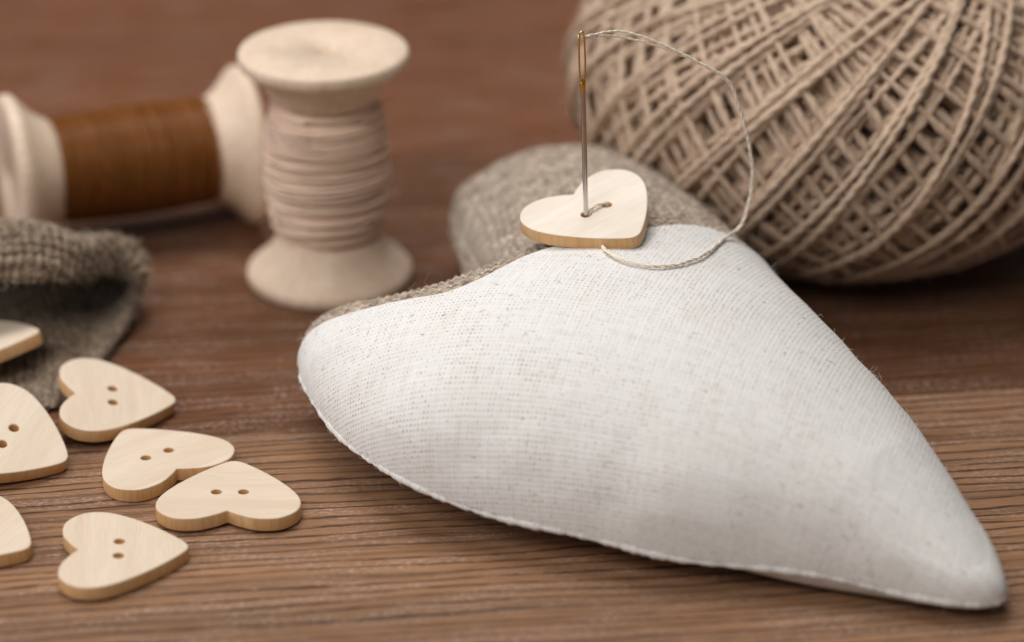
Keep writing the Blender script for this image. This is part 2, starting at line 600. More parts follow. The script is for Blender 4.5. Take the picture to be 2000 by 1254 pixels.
# ------------------------------------------------------------------ table
def build_table():
    m = Mesh()
    # boards across the depth; tiny grooves between them
    w = 10.6
    for k in range(-4, 9):
        y0, y1 = -3.40 + k * w, -3.40 + (k + 1) * w
        b = 0.025
        X = 120
        prof = [(y0, -0.06), (y0 + 0.003, -0.012), (y0 + b, 0.0), (y1 - b, 0.0), (y1 - 0.003, -0.012), (y1, -0.06)]
        V = [(sx * X, y, z) for (y, z) in prof for sx in (-1, 1)]
        F = [[2 * i, 2 * i + 1, 2 * i + 3, 2 * i + 2] for i in range(len(prof) - 1)]
        m.add(V, F)
    o = m.link('tabletop', M_TABLE, smooth=False)
    o.rotation_euler = (0, 0, rad(7.0))
    tag(o, 'brown wood grain tabletop of wide boards under everything', 'table', kind='structure')
    return o


build_table()

# ------------------------------------------------------------------ heart cushion
CTRL = np.array([[-0.30, -2.75], [-1.05, -3.02], [-2.923, -2.495], [-3.176, -4.18], [-1.614, -6.774], [1.43, -8.29], [4.40, -8.93], [6.76, -9.360], [6.16, -6.40], [5.165, -3.88], [4.237, -1.591], [3.22, 1.3], [2.2, 2.78], [-0.94, 2.36]])
TH, Z0, Z1 = 1.256, 0.892, 0.313
LINE = np.array([(-4.3, -2.9), (-3.7, -3.2), (-3.2, -3.45), (-2.84, -3.62), (-2.34, -3.93), (-1.78, -4.24), (-1.07, -4.62), (-.54, -4.56), (-.12, -4.26), (.25, -3.96),
                 (.78, -3.74), (1.4, -3.50), (2.2, -3.12), (2.61, -2.89), (3.02, -2.65), (3.4, -2.48), (4.2, -2.1), (5.2, -1.5), (6.2, -.9)])


def outline(n):
    N = len(CTRL)
    t = np.linspace(0, N, n, endpoint=False)
    i = t.astype(int)
    f = (t - i)[:, None]
    a, b, c, d = CTRL[(i - 1) % N].copy(), CTRL[i % N], CTRL[(i + 1) % N], CTRL[(i + 2) % N].copy()
    k = i % N == 0                      # the notch is a corner
    a[k] = 2 * b[k] - c[k]
    k = (i + 1) % N == 0
    d[k] = 2 * c[k] - b[k]
    return .5 * (2 * b + (c - a) * f + (2 * a - 5 * b + 4 * c - d) * f ** 2 + (-a + 3 * b - 3 * c + d) * f ** 3)


def inside(poly, X, Y):
    ins = np.zeros(X.shape, bool)
    x0, y0 = poly[-1]
    for x1, y1 in poly:
        if y1 != y0:
            ins ^= ((Y < y1) != (Y < y0)) & (X < (x0 - x1) * (Y - y1) / (y0 - y1) + x1)
        x0, y0 = x1, y1
    return ins


def inflate(poly, N=150, it=420):
    lo, hi = poly.min(0) - .2, poly.max(0) + .2
    X, Y = np.meshgrid(np.linspace(lo[0], hi[0], N), np.linspace(lo[1], hi[1], N))
    Mk = inside(poly, X, Y)
    hx, hy = X[0, 1] - X[0, 0], Y[1, 0] - Y[0, 0]
    wx, wy = 1 / hx ** 2, 1 / hy ** 2
    p = np.zeros((N, N))
    par = np.add.outer(np.arange(N), np.arange(N)) % 2 == 0
    for _ in range(it):
        for q in (par, ~par):
            L = np.zeros_like(p)
            L[1:-1, 1:-1] = (wx * (p[1:-1, :-2] + p[1:-1, 2:]) + wy * (p[:-2, 1:-1] + p[2:, 1:-1]) + 1) / (2 * (wx + wy))
            k = Mk & q
            p[k] += 1.95 * (L[k] - p[k])
    return X, Y, p


def bil(X, Y, p, q):
    N = p.shape[0]
    x = (q[..., 0] - X[0, 0]) / (X[0, 1] - X[0, 0])
    y = (q[..., 1] - Y[0, 0]) / (Y[1, 0] - Y[0, 0])
    i, j = np.clip(x.astype(int), 0, N - 2), np.clip(y.astype(int), 0, N - 2)
    f, g = x - i, y - j
    return p[j, i] * (1 - f) * (1 - g) + p[j, i + 1] * f * (1 - g) + p[j + 1, i] * (1 - f) * g + p[j + 1, i + 1] * f * g


def line_side(q):
    """signed distance (cm, plan) from the seam across the cushion: positive on the linen side"""
    best = np.full(q.shape[:-1], 1e9)
    sg = np.zeros(q.shape[:-1])
    L = catmull(LINE, 120)
    for a, b in zip(L[:-1], L[1:]):
        d = b - a
        t = np.clip(((q - a) @ d) / (d @ d), 0, 1)
        r = q - (a + t[..., None] * d)
        dist = np.linalg.norm(r, axis=-1)
        s = -(d[0] * r[..., 1] - d[1] * r[..., 0])
        k = dist < best
        best = np.where(k, dist, best)
        sg = np.where(k, np.sign(s), sg)
    return best * sg


def build_cushion():
    root = thing('heart_cushion', (0, 0, 0), 'stuffed fabric heart with white linen body and grey burlap lobes, lying on the table', 'cushion')
    NR, NA = 230, 640
    poly = outline(NA)
    X, Y, ph = inflate(outline(240))
    c = CTRL[0] * .5 + CTRL[7] * .5
    rs = np.sin(np.linspace(0, 1, NR) * np.pi / 2) ** 1.15
    q = c + (poly[None] - c) * rs[:, None, None]
    fi = bil(X, Y, ph, q).clip(0)
    # clean rim: close to the seam the potential falls off linearly
    dist = (1 - rs)[:, None] * np.linalg.norm(poly - c, axis=1)[None]
    T0 = .30
    ref = np.array([np.interp(T0, dist[::-1, j], fi[::-1, j]) for j in range(NA)])
    for _ in range(40):
        ref = (np.roll(ref, 1) + np.roll(ref, -1)) * .25 + ref * .5
    lin = (ref + T0 ** 2 / 2)[None] / T0 * dist - dist ** 2 / 2
    bw_ = np.clip((T0 + .10 - dist) / .10, 0, 1)
    bw_ = bw_ * bw_ * (3 - 2 * bw_)
    fi = (fi * (1 - bw_) + lin * bw_).clip(0)
    dm = np.sqrt(fi)
    a = CTRL[7] - CTRL[0]
    un = ((q - CTRL[0]) @ a) / (a @ a)
    zs = Z0 + (Z1 - Z0) * np.clip(un, -.3, 1)
    slim = 1 - .22 * np.clip((un - .78) / .22, 0, 1)
    top = np.concatenate([q, (zs + TH * slim * dm)[..., None]], -1)
    # soft lumps of the stuffing and puckers along the front seam
    edge = np.clip((1 - rs) / .45, 0, 1)[:, None]
    lump = hnoise(11, (0.9, 1.8, 3.4), 0.095)(q) * np.clip(dm, 0, .8)
    ang = np.arctan2(q[..., 1] - c[1], q[..., 0] - c[0])
    sarc = np.cumsum(np.linalg.norm(np.diff(np.vstack([poly, poly[:1]]), axis=0), axis=1))[None]
    puck = (hnoise(5, (2.6, 5.5), 0.05)(np.stack([sarc + 0 * rs[:, None], 0 * sarc + 0 * rs[:, None]], -1))
            * np.exp(-((1 - rs[:, None]) / .20) ** 2) * np.clip((1 - rs[:, None]) / .03, 0, 1))
    nr = -grid_normals(top)
    if nr[NR // 3, 0, 2] < 0:
        nr = -nr
    nr[0] = (0, 0, 1)
    top = top + nr * (lump + puck)[..., None]
    # dent under the button
    bd = np.hypot(q[..., 0] - 1.31, q[..., 1] + 3.12)
    top[..., 2] -= 0.10 * np.exp(-(bd / .9) ** 2)
    wt = np.clip((un - .58) / .22, 0, 1)
    wt = wt * wt * (3 - 2 * wt)
    bot = np.concatenate([q, np.maximum(zs - .22 * dm ** 2 * (1 - wt) - .42 * dm * wt * TH, 0.004)[..., None]], -1)
    # cloth coordinates: relax the plan shape until its edges have the lengths they have on the dome
    ii, jj = np.linspace(0, NR - 1, 30).astype(int), np.arange(0, NA, 8)
    ii = np.unique(np.concatenate([[2], ii[1:]]))
    step = np.linalg.norm(np.diff(top, axis=0), axis=-1)
    arc = np.concatenate([np.zeros((1, NA)), np.cumsum(step, 0)])
    q0 = c + ((poly - c) / np.linalg.norm(poly - c, axis=1)[:, None])[None] * arc[..., None]
    flatc = flatten(top[np.ix_(ii, jj)], q0[np.ix_(ii, jj)].copy(), True, 300)
    dlt = flatc - q0[np.ix_(ii, jj)]
    for _ in range(3):
        mid = (np.roll(dlt, 1, 1) + np.roll(dlt, -1, 1)) * .25 + dlt * .5
        mid[1:-1] = (mid[:-2] + mid[2:]) * .25 + mid[1:-1] * .5
        dlt = mid
    ri = np.interp(np.arange(NR), ii, np.arange(len(ii)))
    r0 = np.minimum(ri.astype(int), len(ii) - 2)
    rw = (ri - r0)[:, None, None]
    cj = np.arange(NA) / 8.0
    c0 = cj.astype(int) % len(jj)
    c1, cw = (c0 + 1) % len(jj), (cj - np.floor(cj))[None, :, None]
    row = dlt[r0] * (1 - rw) + dlt[r0 + 1] * rw
    uvp = q0 + row[:, c0] * (1 - cw) + row[:, c1] * cw
    ca, sa = math.cos(rad(-20)), math.sin(rad(-20))
    uv = np.stack([uvp[..., 0] * ca + uvp[..., 1] * sa, -uvp[..., 0] * sa + uvp[..., 1] * ca], -1)
    side = line_side(q)
    F = grid_faces(NR, NA, True)
    nr = grid_normals(top)
    if nr[NR // 3, 0, 2] < 0:
        nr = -nr
        F = F
    nr[0] = (0, 0, 1)
    flat = lambda A: A.reshape(-1, A.shape[-1])

    # --- linen: rises 0.3 mm over the burlap and dives under it along the seam
    wob = hnoise(21, (3., 8.), .02)(q)
    s2 = side + wob
    off = np.where(s2 > 0, 0.03 * np.clip(s2 / .05, 0, 1) ** .5 + .025 * np.exp(-((s2 - .10) / .07) ** 2), s2 * 1.2)
    off = np.clip(off, -.12, .06)
    lt = top + nr * off[..., None]
    keepv = (s2 > -.10).ravel()
    m = Mesh()
    keep = keepv[F].all(1)
    m.add(flat(lt), F[keep], flat(uv))
    keep = (side > -.02).ravel()[F].all(1)
    m.add(flat(bot), F[keep][:, ::-1], flat(uv) * .9)
    pts, nn = flat(lt), flat(nr)
    vis = np.where((s2 > .05).ravel() & (np.repeat(rs, NA) > .15))[0]
    rim = np.where((s2 > .05).ravel() & (np.repeat(rs, NA) > .72))[0]
    fuzz(m, pts[rim], nn[rim], 300, .09, .0026, 1, .2)
    fuzz(m, pts[vis], nn[vis], 110, .06, .0028, 1, .7)
    fuzz(m, pts[vis], nn[vis], 70, .055, .0042, 2, .97)
    m.link('linen_cover', [M_LINEN, M_FUZZW, M_FLECK], root)

    # --- rolled seam along the front edge
    L = np.concatenate([poly, zs[-1][:, None]], -1)
    s_edge = side[-1]
    on = np.where(s_edge > .08)[0]
    br = np.where(np.diff(on) > 1)[0]
    if len(br):
        on = np.concatenate([on[br[0] + 1:], on[:br[0] + 1]])
    P = L[on]
    tt = np.arange(len(P))
    k = np.hypot(*(np.gradient(P[:, :2], axis=0).T))
    ar = np.cumsum(k)
    P[:, 2] += .025 * np.sin(ar * 2.1) - .03
    r = .050 + .012 * np.sin(ar * 3.3 + 1) + .008 * np.sin(ar * 17) + .009 * np.sin(ar * 47)
    r[:12] *= np.linspace(.3, 1, 12)
    r[-12:] *= np.linspace(1, .3, 12)
    v, f, u = tube(P, r, 10)
    m = Mesh()
    m.add(v, f, u * np.array([1.0, .38]))
    rr = rng.integers(0, len(v), 400)
    cen = np.repeat(P, 10, 0)
    fuzz(m, v, (v - cen) / np.linalg.norm(v - cen, axis=1)[:, None], 160, .06, .0026, 1, .3)
    m.link('rolled_seam', [M_LINEN, M_FUZZW], root)

    # --- burlap lobes with real weave relief
    m = Mesh()
    NR2, NA2 = 330, 1150
    poly2 = outline(NA2)
    rs2 = np.sin(np.linspace(0, 1, NR2) * np.pi / 2) ** 1.15
    # resample the finished top surface
    fi = np.interp(rs2, rs, np.arange(NR))
    fj = np.linspace(0, NA, NA2, endpoint=False)
    i0 = np.minimum(fi.astype(int), NR - 2)
    j0 = fj.astype(int) % NA
    j1 = (j0 + 1) % NA
    wi, wj = (fi - i0)[:, None, None], (fj - np.floor(fj))[None, :, None]

    def rs_(A):
        return (A[i0][:, j0] * (1 - wi) * (1 - wj) + A[i0 + 1][:, j0] * wi * (1 - wj) + A[i0][:, j1] * (1 - wi) * wj + A[i0 + 1][:, j1] * wi * wj)
    t2, n2, uv2, sd = rs_(top), rs_(nr), rs_(uv), rs_(side[..., None])[..., 0]
    cb, sb = math.cos(rad(62)), math.sin(rad(62))
    uv2 = np.stack([uv2[..., 0] * cb - uv2[..., 1] * sb, uv2[..., 0] * sb + uv2[..., 1] * cb], -1)
    h = weave_h(uv2[..., 0], uv2[..., 1], 8.0)
    t3 = t2 + n2 * ((h - .6) * .075 + hnoise(4, (9., 21.), .02)(uv2))[..., None]
    F2 = grid_faces(NR2, NA2, True)
    k2 = (sd < .12).ravel()[F2].all(1)
    m.add(flat(t3), F2[k2], flat(uv2))
    keep = (side < .02).ravel()[F].all(1)
    m.add(flat(bot), F[keep][:, ::-1], flat(uv) * .9)
    pts, nn = flat(t3), flat(n2)
    vis = np.where((sd < -.02).ravel())[0]
    fuzz(m, pts[vis], nn[vis], 700, .10, .0036, 1, .6)
    fuzz(m, pts[vis], nn[vis], 260, .16, .0026, 1, .2)
    m.link('burlap_cover', [M_BURLAP, M_FUZZ], root)
    # surface for things that lie on it
    return root, BVHTree.FromPolygons([tuple(p) for p in flat(top)], [tuple(f) for f in F])


CUSHION, TOPBVH = build_cushion()


def on_cushion(x, y, h=0.0):
    hit = TOPBVH.ray_cast(Vector((x, y, 12)), Vector((0, 0, -1)))
    return hit[0].z + h if hit[0] else 0.0


# ------------------------------------------------------------------ heart buttons
BT = 0.22
_h = [(0, -.885), (.23, -.76), (.62, -.37), (.93, .05), (1.06, .38), (1.02, .68), (.78, .9), (.45, .92), (.17, .8), (0, .68)]
_P = np.array(_h + [(-a, b) for a, b in _h[-2:0:-1]])


def heart_outline(n=9):
    N, out = len(_P), []
    for i in range(N):
        p = [_P[(i + k) % N].copy() for k in (-1, 0, 1, 2)]
        if i == 9:
            p[0] = 2 * p[1] - p[2]
        if (i + 1) % N == 9:
            p[3] = 2 * p[2] - p[1]
        for f in np.linspace(0, 1, n, endpoint=False):
            a, b, c, d = p
            out.append(.5 * ((2 * b) + (-a + c) * f + (2 * a - 5 * b + 4 * c - d) * f ** 2 + (-a + 3 * b - 3 * c + d) * f ** 3))
    return np.array(out)


def button_mesh(name):
    cu = bpy.data.curves.new(name, 'CURVE')
    cu.dimensions = '2D'
    cu.fill_mode = 'BOTH'
    bev = .022
    ol = heart_outline()
    t = np.roll(ol, -1, 0) - np.roll(ol, 1, 0)
    t /= np.linalg.norm(t, axis=1)[:, None]
    ol = ol - np.stack([t[:, 1], -t[:, 0]], -1) * bev
    loops = [ol]
    for hx in (-.2, .2):
        a = np.linspace(0, 2 * np.pi, 28, endpoint=False)
        loops.append(np.stack([hx + (.078 + bev) * np.cos(a), .1 + (.078 + bev) * np.sin(a)], -1))
    for l in loops:
        sp = cu.splines.new('POLY')
        sp.points.add(len(l) - 1)
        sp.points.foreach_set('co', np.c_[l, np.zeros(len(l)), np.ones(len(l))].ravel())
        sp.use_cyclic_u = True
    cu.extrude = BT / 2 - bev
    cu.bevel_depth = bev
    cu.bevel_resolution = 2
    co = bpy.data.objects.new(name, cu)
    COL.objects.link(co)
    dg = bpy.context.evaluated_depsgraph_get()
    me = bpy.data.meshes.new_from_object(co.evaluated_get(dg))
    bpy.data.objects.remove(co)
    bpy.data.curves.remove(cu)
    me.name = name
    me.materials.clear()
    me.materials.append(M_BUTTON)
    me.materials.append(M_EDGE)
    for v in me.vertices:
        v.co.z += BT / 2
    me.update()
    for p in me.polygons:
        p.material_index = 0 if abs(p.normal.z) > .62 else 1
        p.use_smooth = abs(p.normal.z) < .999
    try:
        me.set_sharp_from_angle(angle=rad(40))
    except Exception:
        pass
    return me


BME = button_mesh('heart_button')


def button(loc, rot, label, group=None):
    o = bpy.data.objects.new('heart_button', BME)
    COL.objects.link(o)
    o.location = loc
    o.rotation_euler = [rad(a) for a in rot]
    return tag(o, label, 'button', group)


GB = 'wooden heart buttons spilled from the pouch'
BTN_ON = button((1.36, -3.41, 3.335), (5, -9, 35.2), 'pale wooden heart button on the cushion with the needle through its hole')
BTN_ON.color = (1.12, 1.20, 1.32, 1)  # same wood as the others; brighter light on its face painted into the tint
button((-4.183, -6.118, .026), (1.2, -.7, 181.3), 'heart button with its notch towards the viewer, nearest the white cushion', GB)
button((-5.45, -4.93, .008), (.3, .2, 216.7), 'heart button partly covered by the one nearest the cushion', GB)
button((-6.20, -3.36, .155), (8.8, -5.1, 97.8), 'heart button farthest back on the table, tip pointing right, leaning on the pouch', GB)
button((-7.60, -4.92, .27), (15.7, -10.7, 71), 'heart button cut by the left edge, two holes showing, leaning up behind the others', GB)
button((-5.526, -7.836, .018), (1.2, 0, 95), 'heart button lying alone lowest in the photo with its tip pointing right', GB)
button((-7.72, -7.40, .008), (0, 0, 64), 'heart button at the left edge with no holes showing, only its end in view', GB)
button((-8.36, -2.10, .48), (-15, 5, 80), 'heart button still inside the mouth of the burlap pouch', GB)

# ------------------------------------------------------------------ needle
bm = BTN_ON.rotation_euler.to_matrix()
HL = np.array(bm @ Vector((-.2, .1, BT)) + BTN_ON.location)
HR = np.array(bm @ Vector((.2, .1, BT)) + BTN_ON.location)
HLb = np.array(bm @ Vector((-.2, .1, 0)) + BTN_ON.location)
HRb = np.array(bm @ Vector((.2, .1, 0)) + BTN_ON.location)
NTOP = np.array([1.026, HL[1] + .05, 6.45])


def build_needle():
    root = thing('sewing_needle', tuple(HL), 'steel needle with a golden eye standing upright in the button hole', 'needle')
    top = NTOP - HL
    ax = top / np.linalg.norm(top)
    Lh = np.linalg.norm(top)
    side = np.array([1., .18, 0])
    side -= ax * (side @ ax)
    side /= np.linalg.norm(side)
    dep = np.cross(ax, side)
    eb = Lh - .80                     # bottom of the eye slot
    m = Mesh()
    zz = np.array([-1.1, -.8, -.3, .0, .8, 1.6, eb - .30, eb - .12])
    rr = np.array([.004, .022, .034, .036, .039, .040, .041, .042])
    P = ax[None] * np.interp(np.linspace(0, 7, 60), range(8), zz)[:, None]
    add_tube(m, P, np.interp(np.linspace(0, 7, 60), range(8), rr), 16, caps=True)
    m.link('shaft', M_STEEL, root)
    # golden eye: neck plus a closed slim loop
    m = Mesh()
    z = np.linspace(eb - .13, eb + .05, 14)
    V = []
    n = 14
    add_tube(m, ax[None] * z[:, None], np.interp(z, [eb - .13, eb - .02, eb + .05], [.0425, .044, .022]), 14, caps=True)
    t = np.linspace(0, 2 * np.pi, 72, endpoint=False)
    hw = .046
    cz, hz = (eb - .03 + Lh) / 2, (Lh - eb + .03) / 2
    w = np.sign(np.cos(t)) * np.abs(np.cos(t)) ** .55 * hw
    hgt = np.sign(np.sin(t)) * np.abs(np.sin(t)) ** 1.0 * hz
    loop = ax[None] * (cz + hgt)[:, None] + side[None] * w[:, None]
    # flattened wire: wider in depth than across
    v, f, uv = tube(loop, .0145, 8, True)
    cen = np.repeat(loop, 8, 0)
    d = v - cen
    v = cen + d + dep[None] * (d @ dep)[:, None] * .55
    m.add(v, f, uv)
    m.link('golden_eye', M_GOLD, root)


build_needle()


# ------------------------------------------------------------------ sewing thread
def build_thread():
    up = [(1.067, -3.1, 6.261), (1.525, -3.05, 6.275), (1.99, -2.95, 6.141), (2.46, -2.85, 5.924), (2.935, -2.75, 5.64), (3.276, -2.65, 5.354),
          (3.479, -2.55, 4.855), (3.622, -2.45, 4.35), (3.728, -2.35, 3.839), (3.731, -2.3, 3.429), (3.651, -2.36, 3.02), (3.52, -2.52, 2.85)]
    up[0] = tuple(NTOP + np.array([.03, .02, -.10]))
    P0 = tuple(NTOP + np.array([-.05, .015, -.095]))
    lie = [(3.29, -3.0), (2.98, -3.95), (2.63, -4.52), (2.2, -4.83), (1.74, -4.78), (1.43, -4.44), (1.36, -3.9)]
    pts = [P0] + up + [(x, y, on_cushion(x, y, .085)) for x, y in lie]
    pts += [tuple(HRb + np.array([0, 0, -.04])), tuple((HRb + HR) / 2), tuple(HR + np.array([-.01, 0, .02])),
            tuple((HL * .35 + HR * .65) + np.array([0, 0, .055])), tuple((HL * .7 + HR * .3) + np.array([0, 0, .05])),
            tuple(HL + np.array([.05, .02, .0])), tuple(HLb + np.array([.02, 0, 0]))]
    C = catmull(pts, 900)
    C = np.stack([np.convolve(np.pad(C[:, k], 6, 'edge'), np.ones(13) / 13, 'valid') for k in range(3)], -1)
    L = np.concatenate([[0], np.cumsum(np.linalg.norm(np.diff(C, axis=0), axis=1))])
    C = np.stack([np.interp(np.linspace(0, L[-1], 1000), L, C[:, k]) for k in range(3)], -1)
    L = np.linspace(0, L[-1], 1000)
    C[:, 2] += .006 * np.sin(L * 2.9) * np.clip(L, 0, 1)
    C[:, 0] += .010 * np.sin(L * 2.1 + 1) * np.clip(L, 0, 1) * np.clip((6 - L) / 2, 0, 1)
    T, N, B = frames(C)
    m = Mesh()
    Z = np.array([0, 0, 1.])
    spl = .030 * np.exp(-((L - .9) / .75) ** 2)       # the two ends part a little near the eye
    tw = np.cumsum(np.gradient(L) * (3.2 + 3.5 * np.clip((L - 1.2) / 1.5, 0, 1)))
    nN = Z - T * (T @ Z)[:, None]
    nN /= np.linalg.norm(nN, axis=1)[:, None] + 1e-9
    w = np.exp(-((L - .9) / .9) ** 2)[:, None]
    for s in (1, -1):
        for q in (0, 1):
            # each end is itself two plies
            a = tw + q * np.pi * .5
            bend = N * np.cos(a)[:, None] + B * np.sin(a)[:, None]
            ctr = C + s * (bend * .0140 * (1 - w) + nN * (spl + .014)[:, None] * w)
            a2 = L * 26 + q * np.pi
            ply = N * np.cos(a2)[:, None] + B * np.sin(a2)[:, None]
            add_tube(m, ctr + ply * .0080, .0125, 6, caps=True)
    idx = rng.integers(20, 800, 60)
    nrm = rng.normal(size=C.shape)
    nrm /= np.linalg.norm(nrm, axis=1)[:, None]
    fuzz(m, C[20:900], nrm[20:900], 90, .11, .0022, 1, .1)
    o = m.link('sewing_thread', [M_SEW, M_FUZZ])
    tag(o, 'cream thread looping from the needle eye down onto the white cushion and under the button', 'thread')


build_thread()


# ------------------------------------------------------------------ twine ball
def build_ball():
    R0, ZC = 5.0, 3.06
    cx, cy = 5.93, 3.95
    root = thing('twine_ball', (cx, cy, 0), 'large ball of natural jute twine wound in crossing diamonds, behind the cushion', 'ball of twine')
    # squat ball standing on its winding axis
    LONG = .66
    A = np.array(Euler((rad(3), rad(-3), rad(20))).to_matrix())
    m = Mesh()
    layers = [(R0 - .09, 64, .33, 0.0, 48, .076), (R0 - .20, 63, .37, 1.7, 50, .076), (R0 - .32, 61, .41, 3.1, 50, .085),
              (R0 - .48, 57, .45, 4.4, 48, .10), (R0 - .62, 55, .5, 5.4, 50, .11)]
    fp, fn = [], []
    for li, (R, inc, prec, ph, loops, tr) in enumerate(layers):
        n = loops * 110
        t = np.linspace(0, loops * 2 * np.pi, n)
        i = rad(inc) + .05 * np.sin(t * .13 + li) + .035 * np.sin(t * .71 + li * 2)
        # winding goes on in pairs: every second turn lies beside the one before
        turn = t / (2 * np.pi)
        k = np.floor(turn)
        f = turn - k
        adv = 2 * np.pi / loops
        base = turn * adv
        pair = adv * .34 * np.cos(np.pi * turn) + adv * .16 * np.sin(turn * 1.9 + li) + adv * .12 * np.sin(turn * 5.3 + li * 3)
        prec_a = base + pair + ph
        lx = np.cos(t)
        ly = np.sin(t) * np.cos(i)
        lz = np.sin(t) * np.sin(i)
        x = lx * np.cos(prec_a) - ly * np.sin(prec_a)
        y = lx * np.sin(prec_a) + ly * np.cos(prec_a)
        Q = np.stack([x, y, lz], -1)
        # over/under: rising half rides a little above the falling half
        Rv = R + .045 * np.cos(t) + .02 * np.sin(t * 3.3 + li) + .02 * np.sin(t * 1.31)
        P = (Q * Rv[:, None] * np.array([1, 1, LONG])) @ A.T
        P[:, 2] += ZC
        # flattened where it rests on the table
        P[:, 2] = np.maximum(P[:, 2], tr + .01)
        if li < 3:
            L = np.concatenate([[0], np.cumsum(np.linalg.norm(np.diff(P, axis=0), axis=1))])
            m2 = int(n * 1.6)
            P2 = np.stack([np.interp(np.linspace(0, L[-1], m2), L, P[:, k]) for k in range(3)], -1)
            L2 = np.linspace(0, L[-1], m2)
            T, N, B = frames(P2)
            a = L2 * 2 * np.pi / .55
            thick = 1 + .16 * np.sin(L2 * 2.3 + li) + .12 * np.sin(L2 * 7.1)
            for s in (0, np.pi):
                d = N * np.cos(a + s)[:, None] + B * np.sin(a + s)[:, None]
                add_tube(m, P2 + d * (tr * .26 * thick)[:, None], tr * .72 * thick, 5)
            k = rng.integers(0, m2, 500)
            if li == 0:
                fp.append(P2)
                fn.append((P2 - np.array([0, 0, ZC])) / np.linalg.norm(P2 - np.array([0, 0, ZC]), axis=1)[:, None])
        else:
            add_tube(m, P, tr, 6)
    fuzz(m, np.concatenate(fp), np.concatenate(fn), 9000, .22, .0032, 2, .5)
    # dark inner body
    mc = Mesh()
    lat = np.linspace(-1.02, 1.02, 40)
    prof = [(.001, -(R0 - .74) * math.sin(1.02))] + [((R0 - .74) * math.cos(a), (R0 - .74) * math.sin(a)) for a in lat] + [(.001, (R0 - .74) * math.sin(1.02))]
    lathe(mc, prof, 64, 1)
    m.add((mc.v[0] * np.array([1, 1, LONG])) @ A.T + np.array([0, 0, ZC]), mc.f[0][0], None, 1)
    m.link('twine_winding', [M_JUTE, M_CORE, M_FUZZ], root)


build_ball()

# ------------------------------------------------------------------ thread spools
SR, SH = 1.435, 4.22


def spool_profile(SH=SH):
    b = .05
    p = [(.20, .0 + .05), (.235, .0), (SR - .07, 0.0), (SR - .02, .02), (SR, .07), (SR + .005, .15), (SR - .01, .21), (SR - .05, .25),
         (1.26, .36), (1.10, .50), (.985, .66), (.90, .82), (.80, .90), (.66, .93), (.62, 1.0)]
    top = [(r, SH - z) for r, z in p[::-1]]
    inner = [(.20, SH - .05), (.20, .05)]
    return p + top + inner


def smooth_prof(p, k=4):
    out = []
    for a, b in zip(p[:-1], p[1:]):
        for f in np.linspace(0, 1, k, endpoint=False):
            out.append((a[0] + (b[0] - a[0]) * f, a[1] + (b[1] - a[1]) * f))
    return out + [p[-1]]


def spool_body(parent, SH=SH):
    m = Mesh()
    lathe(m, spool_profile(SH), 112)
    return m.link('spool_body', M_SPOOL, parent)


def helix(z0, z1, turns, r, seg, amp=0.0, seed=0, a0=0.0, bulge=0.0, tilt=0.0):
    g = np.random.default_rng(seed)
    n = int(turns * seg)
    t = np.linspace(0, 1, n)
    ang = a0 + t * turns * 2 * np.pi
    wob = np.interp(t * turns, np.arange(int(turns) + 3), g.normal(size=int(turns) + 3)) * amp
    z = z0 + (z1 - z0) * t + wob + tilt * np.sin(ang + g.uniform(0, 6))
    lo, hi = min(z0, z1), max(z0, z1)
    k = np.clip((z - lo) / (hi - lo), 0, 1)
    rr = r + bulge * np.sin(np.pi * k) + np.interp(t * turns, np.arange(int(turns) + 3), g.uniform(0, 1, int(turns) + 3)) * amp * .5
    return np.stack([rr * np.cos(ang), rr * np.sin(ang), np.clip(z, lo - .02, hi + .02)], -1)


# standing spool with cream thread
sp1 = thing('thread_spool', (-3.16, 1.80, 0), 'pale wooden spool standing upright, wound with cream thread', 'spool')
spool_body(sp1)
m = Mesh()
for k, (tn, r, tl) in enumerate(((36, .70, .0), (35, .75, .02), (34, .80, .03), (31, .85, .05), (24, .895, .07), (13, .94, .11))):
    z0, z1 = (.90 + .03 * k, SH - .90 - .03 * k)
    if k % 2:
        z0, z1 = z1, z0
    add_tube(m, helix(z0, z1, tn, r, 30,     .022 + .008 * k, k, k * 1.1, .09, tl), .034, 6, caps=True)
lathe(m, [(.62, .86), (.69, .90), (.74, 1.3), (.76, 2.1), (.74, SH - 1.3), (.69, SH - .90), (.62, SH - .86)], 48)
# loose end
e = np.array([(.93, .2, 1.55), (1.0, .05, 1.52), (1.15, -.1, 1.6), (1.22, -.2, 1.72)])
add_tube(m, catmull(e, 30), .022, 5)
m.link('wound_thread', M_CREAM, sp1)

# lying spool with brown thread
psi = rad(20)
S2 = 4.4
sp2 = thing('thread_spool', (-8.82, 2.86, SR + .006), 'pale wooden spool lying on its side, wound full of brown thread', 'spool',
            Euler((0, rad(90), psi)))
spool_body(sp2, S2)
m = Mesh()
for k, (tn, r) in enumerate(((92, .83), (90, .86), (86, .885), (80, .91))):
    z0, z1 = (.84 - .02 * k, S2 - .84 + .02 * k)
    if k % 2:
        z0, z1 = z1, z0
    add_tube(m, helix(z0, z1, tn, r, 26, .026, 30 + k, k * 1.7, .06, .02 + .035 * k), .0175, 5)
lathe(m, [(.60, .80), (.85, .84), (.885, 1.3), (.905, 2.1), (.885, S2 - 1.3), (.85, S2 - .84), (.60, S2 - .80)], 64)
m.link('wound_thread', M_BROWN, sp2)


